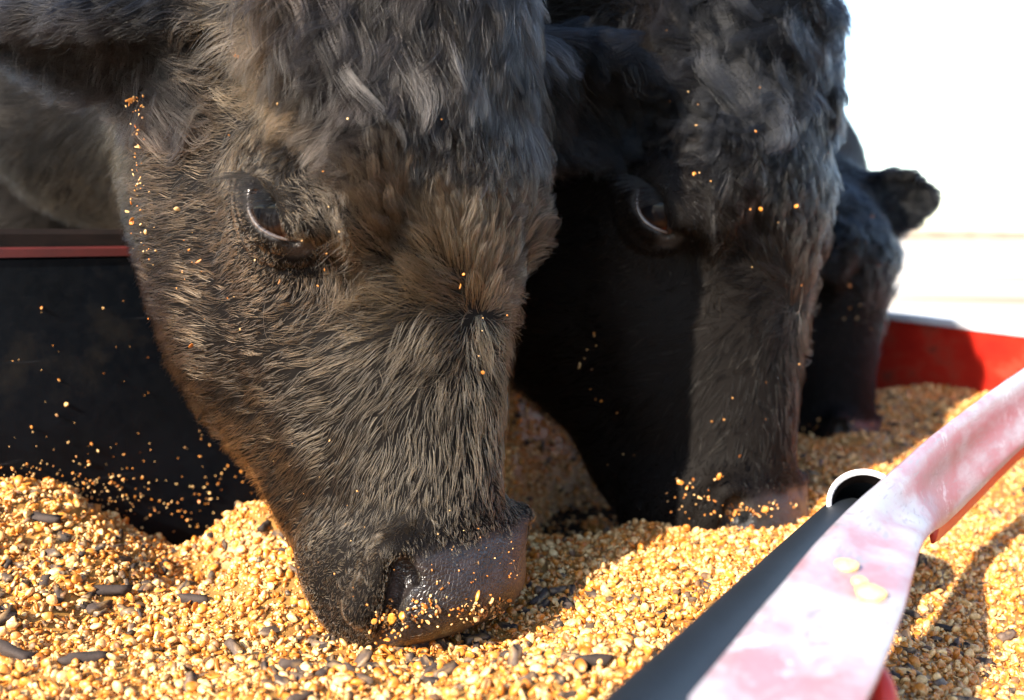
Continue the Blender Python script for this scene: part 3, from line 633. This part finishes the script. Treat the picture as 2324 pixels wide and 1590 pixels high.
add_coat(c2, int(230000 * FULL), int(14000 * FULL), 13, .0032, .018, 'second black cow in the middle, cheek in shadow, curly hair on its forehead'); lashes(c2, 6)
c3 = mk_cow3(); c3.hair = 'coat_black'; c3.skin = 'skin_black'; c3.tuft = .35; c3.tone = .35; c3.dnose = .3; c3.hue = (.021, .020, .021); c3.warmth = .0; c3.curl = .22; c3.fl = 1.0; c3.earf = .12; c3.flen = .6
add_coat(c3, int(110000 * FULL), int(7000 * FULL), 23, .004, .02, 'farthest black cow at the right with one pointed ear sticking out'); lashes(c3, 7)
print('cows', time.time() - T0)
GRN = 1.0
# ------------------------------------------------------------------ feed: bed and loose grain
CP = [(-500, 1250, .80), (-200, 1120, .86), (0, 1100, .92), (120, 1112, .945), (250, 1182, .98), (330, 1235, 1.01), (430, 1287, 1.04), (560, 1270, 1.085), (500, 1330, .90), (595, 1150, .965), (640, 1250, .86),
      (0, 1590, .62), (-300, 1700, .60), (700, 1590, .60), (1300, 1590, .58), (1450, 1560, .60), (850, 1445, .77), (1080, 1425, .80), (300, 1420, .78), (1180, 1380, .82), (100, 1300, .82),
      (1200, 1262, .955), (1330, 1250, .965), (1480, 1230, .97), (1620, 1218, .965), (1180, 1140, 1.19), (1350, 1130, 1.24),
      (1140, 862, 1.335), (1190, 900, 1.36), (1000, 900, 1.25), (1150, 1000, 1.26), (1370, 1055, 1.46), (1290, 960, 1.40), (1530, 1184, 1.05), (1720, 1190, 1.01), (1800, 1130, 1.12), (1860, 1050, 1.28), (1820, 1015, 1.42),
      (2000, 980, 1.50), (1985, 890, 1.90), (2155, 892, 1.70), (2320, 910, 1.55), (2150, 1400, .86), (2250, 1200, 1.1), (1700, 1300, .86), (1550, 1400, .76), (2400, 1500, .8), (2000, 1800, .55)]
CPW = np.array([at(*c) for c in CP])
CPW = np.r_[CPW, [[*at(px_, py_, d_)[:2], -.10] for px_, py_, d_ in ((1250, 1232, 1.17), (1340, 1236, 1.17), (1430, 1234, 1.17), (1240, 1205, 1.24), (1340, 1205, 1.24), (1440, 1205, 1.24), (1300, 1180, 1.30), (1390, 1180, 1.30))]]
CPW = np.r_[CPW, [[-.6, .2, .02], [.2, .1, .03], [.8, .4, -.02]]]
def feed_z(xy):
    xy = np.asarray(xy, float); out = np.empty(len(xy))
    for a in range(0, len(xy), 40000):
        q = xy[a:a + 40000]; d2 = ((q[:, None] - CPW[None, :, :2]) ** 2).sum(-1) + .02 ** 2; w = d2 ** -1.9; out[a:a + 40000] = (w * CPW[None, :, 2]).sum(1) / w.sum(1)
    p3 = np.c_[xy, np.zeros(len(xy))]
    return out + noise3(p3, 14, 2) * .005 + noise3(p3, 45, 3) * .0025
def allowed(xy, mrg=0.0):
    s_ = (xy - WP[:2]) @ WN[:2] > mrg; e_ = (xy - A1) @ bn > mrg; return s_ & e_ & (xy[:, 1] > .02)
gx = np.arange(-1.1, 1.35, .007); gy = np.arange(.02, 2.02, .007); G = np.stack(np.meshgrid(gx, gy, indexing='ij'), -1); xy = G.reshape(-1, 2); z = feed_z(xy)
ok = allowed(xy, -.006) & (z > FLOOR - .02); V = np.c_[xy, z]; ny = len(gy); idx = np.arange(len(xy)).reshape(len(gx), ny)
Fq = np.stack([idx[:-1, :-1], idx[1:, :-1], idx[1:, 1:], idx[:-1, 1:]], -1).reshape(-1, 4); Fq = Fq[ok[Fq].all(1)]
mp_ = np.full(len(V), -1); us = np.unique(Fq); mp_[us] = np.arange(len(us)); bedV, bedF = V[us], mp_[Fq]
# grain kinds: unit shapes
def ico(sub):
    bm = bmesh.new(); bmesh.ops.create_icosphere(bm, subdivisions=sub, radius=1.0); bm.verts.ensure_lookup_table()
    V = np.array([v.co[:] for v in bm.verts]); F = np.array([[v.index for v in f.verts] for f in bm.faces]); bm.free(); return V, F
I1, F1 = ico(2); I0, F0 = ico(1)
def shape(kind, r, lod):
    V, F = (I1, F1) if lod else (I0, F0); V = V.copy()
    if kind == 'kernel':
        V[:, 1] *= .78; V[:, 2] *= .48; V[:, 1] *= 1 - .28 * V[:, 0]; V[:, 2] -= .16 * np.exp(-((V[:, 0] - .2) ** 2 + V[:, 1] ** 2) / .12) * (V[:, 2] > 0)
        V *= 1 + .06 * r.normal(size=(len(V), 1))
    elif kind == 'crack':
        for _ in range(5):
            nn = nrm(r.normal(size=3)); d = r.uniform(.35, .75); h = V @ nn - d; V = V - np.maximum(h, 0)[:, None] * nn
        V *= np.array([1, r.uniform(.55, .95), r.uniform(.35, .75)])
    elif kind == 'flake':
        V[:, 2] *= .16; V[:, 1] *= r.uniform(.3, .8); V[:, 2] += .2 * V[:, 0] ** 2; V *= 1 + .12 * r.normal(size=(len(V), 1))
    elif kind == 'pellet':
        s_ = np.hypot(V[:, 1], V[:, 2]); cyl = np.minimum(1 / np.maximum(s_, .55), 1.4); V[:, 1] *= cyl * .36; V[:, 2] *= cyl * .36; V[:, 0] = np.clip(V[:, 0] * 1.15, -1, 1) * r.uniform(.55, 1.05); V *= 1 + .20 * r.normal(size=(len(V), 1)); V[:, 2] += .05 * V[:, 0] ** 2
    return V, F
def rotmat(r, n, flat=0.0):
    q = nrm(r.normal(size=(n, 4))) if not flat else nrm(np.c_[np.ones(n), r.normal(size=(n, 2)) * flat, r.normal(size=n) * 3])
    w, x, y, z = q.T
    return np.stack([1 - 2 * (y * y + z * z), 2 * (x * y - z * w), 2 * (x * z + y * w), 2 * (x * y + z * w), 1 - 2 * (x * x + z * z), 2 * (y * z - x * w), 2 * (x * z - y * w), 2 * (y * z + x * w), 1 - 2 * (x * x + y * y)], -1).reshape(-1, 3, 3)
GOLD = np.array([.58, .215, .030]); CREAM = np.array([.78, .52, .23]); ORNG = np.array([.48, .14, .013]); BROWN = np.array([.10, .060, .032]); DARK = np.array([.020, .0125, .010])
def tint_for(kind, r, n):
    if kind == 'pellet': c = DARK * r.uniform(.7, 1.8, (n, 1)) + np.array([.09, .060, .040]) * r.random((n, 1)) ** 2.5
    else:
        pick = r.random(n)[:, None]; c = np.where(pick < .42, GOLD, np.where(pick < .74, CREAM, np.where(pick < .92, ORNG, BROWN))); c = c * r.uniform(.75, 1.2, (n, 1)); mixw = r.random((n, 1)) * .4; c = c * (1 - mixw) + GOLD * mixw
    return c
def grains(spec, r, lod):
    """spec: list of (kind, points, sizes, flatness) -> V, F, colour"""
    VV, FF, CC, o = [], [], [], 0
    for kind, pts, size, fl in spec:
        nv = 5; which = r.integers(0, nv, len(pts))
        for v_ in range(nv):
            m = which == v_; n = int(m.sum())
            if not n: continue
            sv, sf = shape(kind, r, lod); R = rotmat(r, n, fl); P = np.einsum('nij,vj->nvi', R, sv) * size[m][:, None, None] + pts[m][:, None]
            col = tint_for(kind, r, n); c = np.repeat(col[:, None], len(sv), 1)
            if kind in ('kernel', 'crack'):
                tipc = (sv[:, 0] > .35)[None, :, None]; c = np.where(tipc, c * .5 + CREAM * .5, c)
            if kind == 'pellet': c = np.where(r.random(c.shape[:2])[..., None] < .24, np.array([.24, .15, .07]), c)
            VV.append(P.reshape(-1, 3)); CC.append(c.reshape(-1, 3)); FF.append((sf[None] + (np.arange(n) * len(sv))[:, None, None] + o).reshape(-1, 3)); o += n * len(sv)
    return np.concatenate(VV), np.concatenate(FF), np.concatenate(CC)
n = NT('grain'); a = n.n('ShaderNodeAttribute', attribute_name='tint'); no = n.noise(520, 3); mx = n.n('ShaderNodeMix', data_type='RGBA', blend_type='MULTIPLY'); mx.inputs[0].default_value = 1
cr = n.ramp(no, 'Fac', [(.3, (.62, .55, .45)), (.6, (1, 1, 1))]); n.l(a, 'Color', mx, 6); n.l(cr, 0, mx, 7); n.l(mx, 2, n.b, 'Base Color'); rr_ = n.ramp(a, 'Color', [(.02, (.85,) * 3), (.16, (.42,) * 3)]); n.l(rr_, 0, n.b, 'Roughness'); n.bump(no, 'Fac', .35, .0005); M['grain'] = n.m
def inview(c):
    px = 1162 + FPX * c[:, 0] / np.maximum(c[:, 1], .2); return np.where((px > -250) & (px < 2550), 1.0, .10) * (c[:, 2] > FLOOR + .0005)
bedN = np.zeros((len(bedV), 3)); e1 = bedV[bedF[:, 1]] - bedV[bedF[:, 0]]; e2 = bedV[bedF[:, 3]] - bedV[bedF[:, 0]]; fnm = np.cross(e1, e2)
for k_ in range(4): np.add.at(bedN, bedF[:, k_], fnm)
bedN = nrm(bedN); bedN *= np.sign(bedN[:, 2:3]); fa = np.linalg.norm(fnm, axis=1); iv = inview(bedV[bedF].mean(1))
spec_near, spec_far = [], []; r = np.random.default_rng(42)
for kind, per, s0, s1, fl, k_ in (('crack', 60000, .0009, .0036, 0, .9), ('kernel', 11500, .0030, .0052, 0, .9), ('flake', 9000, .0024, .0050, .5, .8), ('pellet', 2300, .0040, .0115, .45, .9), ('fines', 55000, .0004, .0010, 0, .9)):
    for near in (True, False):
        if kind == 'fines' and not near: continue
        fz = bedV[bedF].mean(1)[:, 1] < 1.12; dens = lambda c: inview(c) * ((c[:, 1] < 1.12) == near)
        nn_ = int(GRN * per * (fa * iv * (fz == near)).sum() * (1 if near else .8))
        p_, n_ = sample(bedV, bedF, bedN, dens, nn_, r); clump_ = noise3(p_ * [1, 1, 0], 9, 77)
        if kind == 'pellet': kp = r.random(len(p_)) < np.clip(.40 + 1.3 * clump_, .05, 1); p_, n_ = p_[kp], n_[kp]
        sz = s0 + (s1 - s0) * r.random(len(p_)) ** (1.6 if kind == 'crack' else 1)
        (spec_near if near and kind != 'fines' else spec_far).append(('crack' if kind == 'fines' else kind, p_ + n_ * (sz * r.uniform(-.1, k_, len(p_)) * (.4 if kind == 'pellet' else 1))[:, None], sz, fl))
# thin scatter in the scraped hollow and along the foot of the wall
q = np.c_[r.uniform(-.7, .75, 26000), r.uniform(.7, 1.95, 26000)]; q = q[allowed(q, .004)]; z = feed_z(q); m = (z < FLOOR + .004) & (r.random(len(q)) < .30 + .6 * (noise3(np.c_[q, z * 0], 25, 5) > .1)); q = q[m]; sz = r.uniform(.0012, .0036, len(q)); spec_near.append(('crack', np.c_[q, FLOOR + sz * .5], sz, 0))
Va, Fa, Ca = grains(spec_near, r, True); Vb, Fb, Cb = grains(spec_far, r, False)
bt = np.concatenate([bedF[:, [0, 1, 2]], bedF[:, [0, 2, 3]]]); bc = np.tile(np.array([.30, .155, .040]), (len(bedV), 1)) * (1 + .35 * noise3(bedV, 60, 9))[:, None]
V = np.r_[bedV, Va, Vb]; F = np.r_[bt, Fa + len(bedV), Fb + len(bedV) + len(Va)]; C_ = np.r_[bc, Ca, Cb]
me = mesh_np('cattle_feed', V, F, True); vattr(me, 'tint', C_)
fo = link('cattle_feed', me, None, M['grain']); tag(fo, 'golden cracked corn mixed with dark pellets heaped in the trough', 'feed', kind='stuff')
print('feed', len(F), time.time() - T0)
# crumbs on the black wall
r = np.random.default_rng(9); P = []; S = []
def wall_pt(px, py):
    ray = nrm(at(px, py, 1.0) - CAM); t = ((WP - CAM) @ WN) / (ray @ WN); return CAM + ray * t + WN * .001
for i in range(150):
    px = r.uniform(-60, 640); py = 1290 - abs(r.normal()) * 230 - r.random() * 40
    if r.random() < .25: py = r.uniform(590, 1200)
    w_ = wall_pt(px, py)
    if w_[2] < FLOOR or w_[2] > .27: continue
    P.append(w_); S.append(r.uniform(.0004, .0010) if r.random() < .75 else r.uniform(.0015, .0028))
for cx_, cy_, sx_, sy_, n_ in ((215, 1125, 50, 40, 120), (485, 1090, 55, 60, 45), (60, 1080, 50, 30, 50), (340, 1160, 60, 40, 40)):
    for i in range(n_):
        w_ = wall_pt(cx_ + r.normal() * sx_, cy_ + r.normal() * sy_)
        if FLOOR < w_[2] < .27: P.append(w_); S.append(r.uniform(.0006, .0022))
Vw, Fw, Cw = grains([('crack', np.array(P), np.array(S), 0)], r, True)
me = mesh_np('feed_crumbs', Vw, Fw); vattr(me, 'tint', Cw); tag(link('feed_crumbs', me, None, M['grain']), 'fine yellow feed crumbs clinging to the black inner wall of the trough', 'feed crumbs', kind='stuff')
# crumbs on the faces
def crumbs_on(c, seeds, label, lift):
    P, S, Kd = [], [], []
    for px, py, jx, jy, n_, s0, s1 in seeds:
        for i in range(n_):
            h = trace(c, px + r.normal() * jx, py + r.normal() * jy)
            if h is None: continue
            e = 1e-3; g = nrm(np.array([float((c.sdf((h + d)[None].astype(np.float32)) - c.sdf((h - d)[None].astype(np.float32)))[0]) for d in np.eye(3) * e]))
            b = float(c.bare(h[None])[0]); P.append(c.W(h + g * (lift * (1 - b) + .0004))); S.append(r.uniform(s0, s1)); Kd.append(r.random() < .14)
    P, S, Kd = np.array(P), np.array(S), np.array(Kd)
    V, F, C_ = grains([('crack', P[~Kd], S[~Kd], 0), ('flake', P[Kd], S[Kd] * 2.2, 0)], r, True)
    me = mesh_np('feed_crumbs', V, F); vattr(me, 'tint', C_); tag(link('feed_crumbs', me, None, M['grain']), label, 'feed crumbs', kind='stuff')
crumbs_on(c1, [(335, 235, 14, 8, 10, .0010, .0018), (350, 290, 8, 25, 14, .0007, .0017), (345, 400, 8, 60, 34, .0005, .0012), (360, 520, 12, 40, 12, .0005, .0013), (440, 580, 50, 50, 14, .0005, .0013), (560, 640, 110, 70, 10, .0004, .0011),
               (760, 280, 130, 60, 6, .0006, .0013), (740, 500, 70, 70, 7, .0005, .0013), (1030, 620, 8, 12, 2, .0010, .0016), (1060, 800, 30, 40, 5, .0006, .0012), (700, 1000, 160, 120, 7, .0004, .0010),
               (1060, 1300, 55, 50, 40, .0004, .0011), (1090, 1385, 45, 16, 90, .0008, .0020), (880, 1400, 22, 22, 70, .0008, .0021), (950, 1385, 25, 18, 40, .0008, .0020), (800, 1250, 70, 70, 16, .0003, .0007), (1160, 1300, 6, 40, 10, .0006, .0012)],
          'yellow feed crumbs stuck to the face and wet nose of the nearest cow', .0105)
crumbs_on(c2, [(1600, 180, 120, 90, 10, .0008, .0016), (1770, 470, 5, 5, 1, .0028, .0032), (1555, 412, 6, 2, 2, .0020, .0028), (1650, 500, 120, 150, 10, .0007, .0014), (1350, 800, 10, 40, 8, .0008, .0016), (1700, 900, 80, 90, 8, .0007, .0016),
               (1600, 1130, 40, 22, 30, .0008, .0022), (1700, 1155, 60, 14, 60, .0008, .0022), (1450, 950, 60, 100, 6, .0006, .0012)],
          'scattered feed crumbs stuck to the forehead and muzzle of the middle cow', .012)
crumbs_on(c3, [(1930, 680, 40, 90, 12, .0010, .0020), (1900, 985, 50, 15, 40, .0010, .0024)], 'few feed crumbs stuck to the face of the farthest cow', .012)
# kernels lying on the rail
for (px, py, dz, sz, lab) in ((1918, 1304, .0, .0066, 'yellow corn kernel on the worn rail, uppermost of the three'), (1948, 1342, .0, .0060, 'yellow corn kernel on the worn rail, between the two others'), (1972, 1372, .0, .0088, 'largest yellow corn kernel on the worn rail, lowest of the three')):
    ray = nrm(at(px, py, 1.0) - CAM); ts = np.linspace(.3, 1.0, 1500); pp = CAM + ray * ts[:, None]
    jj = np.argmin(((pp[:, None] - mid[None]) @ np.ones(3)) ** 2 * 0 + np.abs(((pp[:, None] - mid[None]) * Nn[None]).sum(-1)) + np.abs(((pp[:, None] - mid[None]) * Tn[None]).sum(-1)) * 1.0, axis=None); ti, mi = divmod(int(jj), len(mid))
    c_ = pp[ti] + Nn[mi] * (.003 + sz * .42); sv, sf = shape('kernel', r, True)
    T_, W_, N_ = Tn[mi], Wd[mi], Nn[mi]; an = r.uniform(0, 3); X_ = T_ * math.cos(an) + W_ * math.sin(an); Y_ = np.cross(N_, X_)
    Vk = sv @ np.stack([X_, Y_, N_]) * sz; me = mesh_np('corn_kernel', Vk, sf); vattr(me, 'tint', np.tile([.85, .58, .22], (len(Vk), 1)))
    o = link('corn_kernel', me, None, M['grain']); o.location = c_; tag(o, lab, 'corn kernel', 'kernels on the rail')
# large dark pellets that stand out in the feed
bmv = [(1345, 1507, 38, 8, 'dark feed pellet lying alone in the foreground near the steel tube'), (190, 1500, 60, 20, 'long dark pellet at the lower left, lying aslant in the corn'), (40, 1490, 60, -25, 'dark pellet by the left edge of the photo, bottom corner'),
       (240, 1345, 45, 20, 'dark pellet at the left, in the middle of the corn heap'), (100, 1180, 45, -10, 'dark pellet near the top of the left feed heap'), (600, 1200, 22, 80, 'dark pellet against the cheek of the nearest cow, beside the black wall'), (1285, 1375, 30, 100, 'dark pellet in the corn right of the nearest muzzle'), (440, 1365, 40, -5, 'dark pellet in the corn between wall hollow and near cow chin')]
bvz = lambda x, y: float(feed_z(np.array([[x, y]]))[0])
for px, py, lp, ang, lab in bmv:
    ray = nrm(at(px, py, 1.0) - CAM); t = .4
    while t < 2.0:
        p_ = CAM + ray * t
        if p_[2] < bvz(p_[0], p_[1]) + .003: break
        t += .002
    sz = lp * t / FPX * .95; sv, sf = shape('pellet', r, True); sv = sv.copy(); sv[:, 1:] *= .0048 / (sz * .40)
    Vk = sv * sz; me = mesh_np('feed_pellet', Vk, sf); vattr(me, 'tint', np.tile(DARK * 1.4, (len(Vk), 1)) * (1 + .5 * noise3(Vk, 400, 3))[:, None])
    o = link('feed_pellet', me, None, M['grain']); o.location = p_ + np.array([0, 0, .0015]); o.rotation_euler = (0, .1, math.radians(ang)); tag(o, lab, 'feed pellet', 'large dark pellets in the feed')
# ------------------------------------------------------------------ ground and far background
n = NT('pale ground'); tc = n.n('ShaderNodeTexCoord'); mp = n.n('ShaderNodeMapping'); mp.inputs['Scale'].default_value = (.05, .30, 1); mp.inputs['Rotation'].default_value = (0, 0, .15); n.l(tc, 'Object', mp, 'Vector')
no = n.noise(1.0, 6, .6, mp); cr = n.ramp(no, 'Fac', [(.38, (.24, .17, .10)), (.46, (.40, .34, .27)), (.56, (.50, .47, .43))]); n.l(cr, 0, n.b, 'Base Color'); n.set(Roughness=.9)
bm = bmesh.new(); bmesh.ops.create_grid(bm, x_segments=40, y_segments=40, size=2500); me = bpy.data.meshes.new('ground'); bm.to_mesh(me); bm.free()
g = link('ground', me, None, n.m); g.location = (0, 0, -.95); g['kind'] = 'structure'

# low tan bank far away
bm = bmesh.new(); r = np.random.default_rng(3); n_ = 80; top = []
for i in range(n_ + 1):
    x = -400 + 1000 * i / n_; h_ = .2 + 1.4 * (0.5 + .5 * math.sin(i * .37)) + r.random() * .5; top.append([bm.verts.new((x, 158, -1.0)), bm.verts.new((x, 164, -1.0 + h_)), bm.verts.new((x, 190, -1.0 + h_ * .6)), bm.verts.new((x, 200, -1.1))])
for a_, b_ in zip(top, top[1:]):
    for k_ in range(3): bm.faces.new((a_[k_], b_[k_], b_[k_ + 1], a_[k_ + 1]))
me = bpy.data.meshes.new('bank'); bm.to_mesh(me); bm.free(); n = NT('dry bank'); no = n.noise(.3, 5); cr = n.ramp(no, 'Fac', [(.3, (.16, .11, .07)), (.7, (.30, .24, .17))]); n.l(cr, 0, n.b, 'Base Color'); n.set(Roughness=.95)
g = link('bank', me, None, n.m); g['kind'] = 'structure'
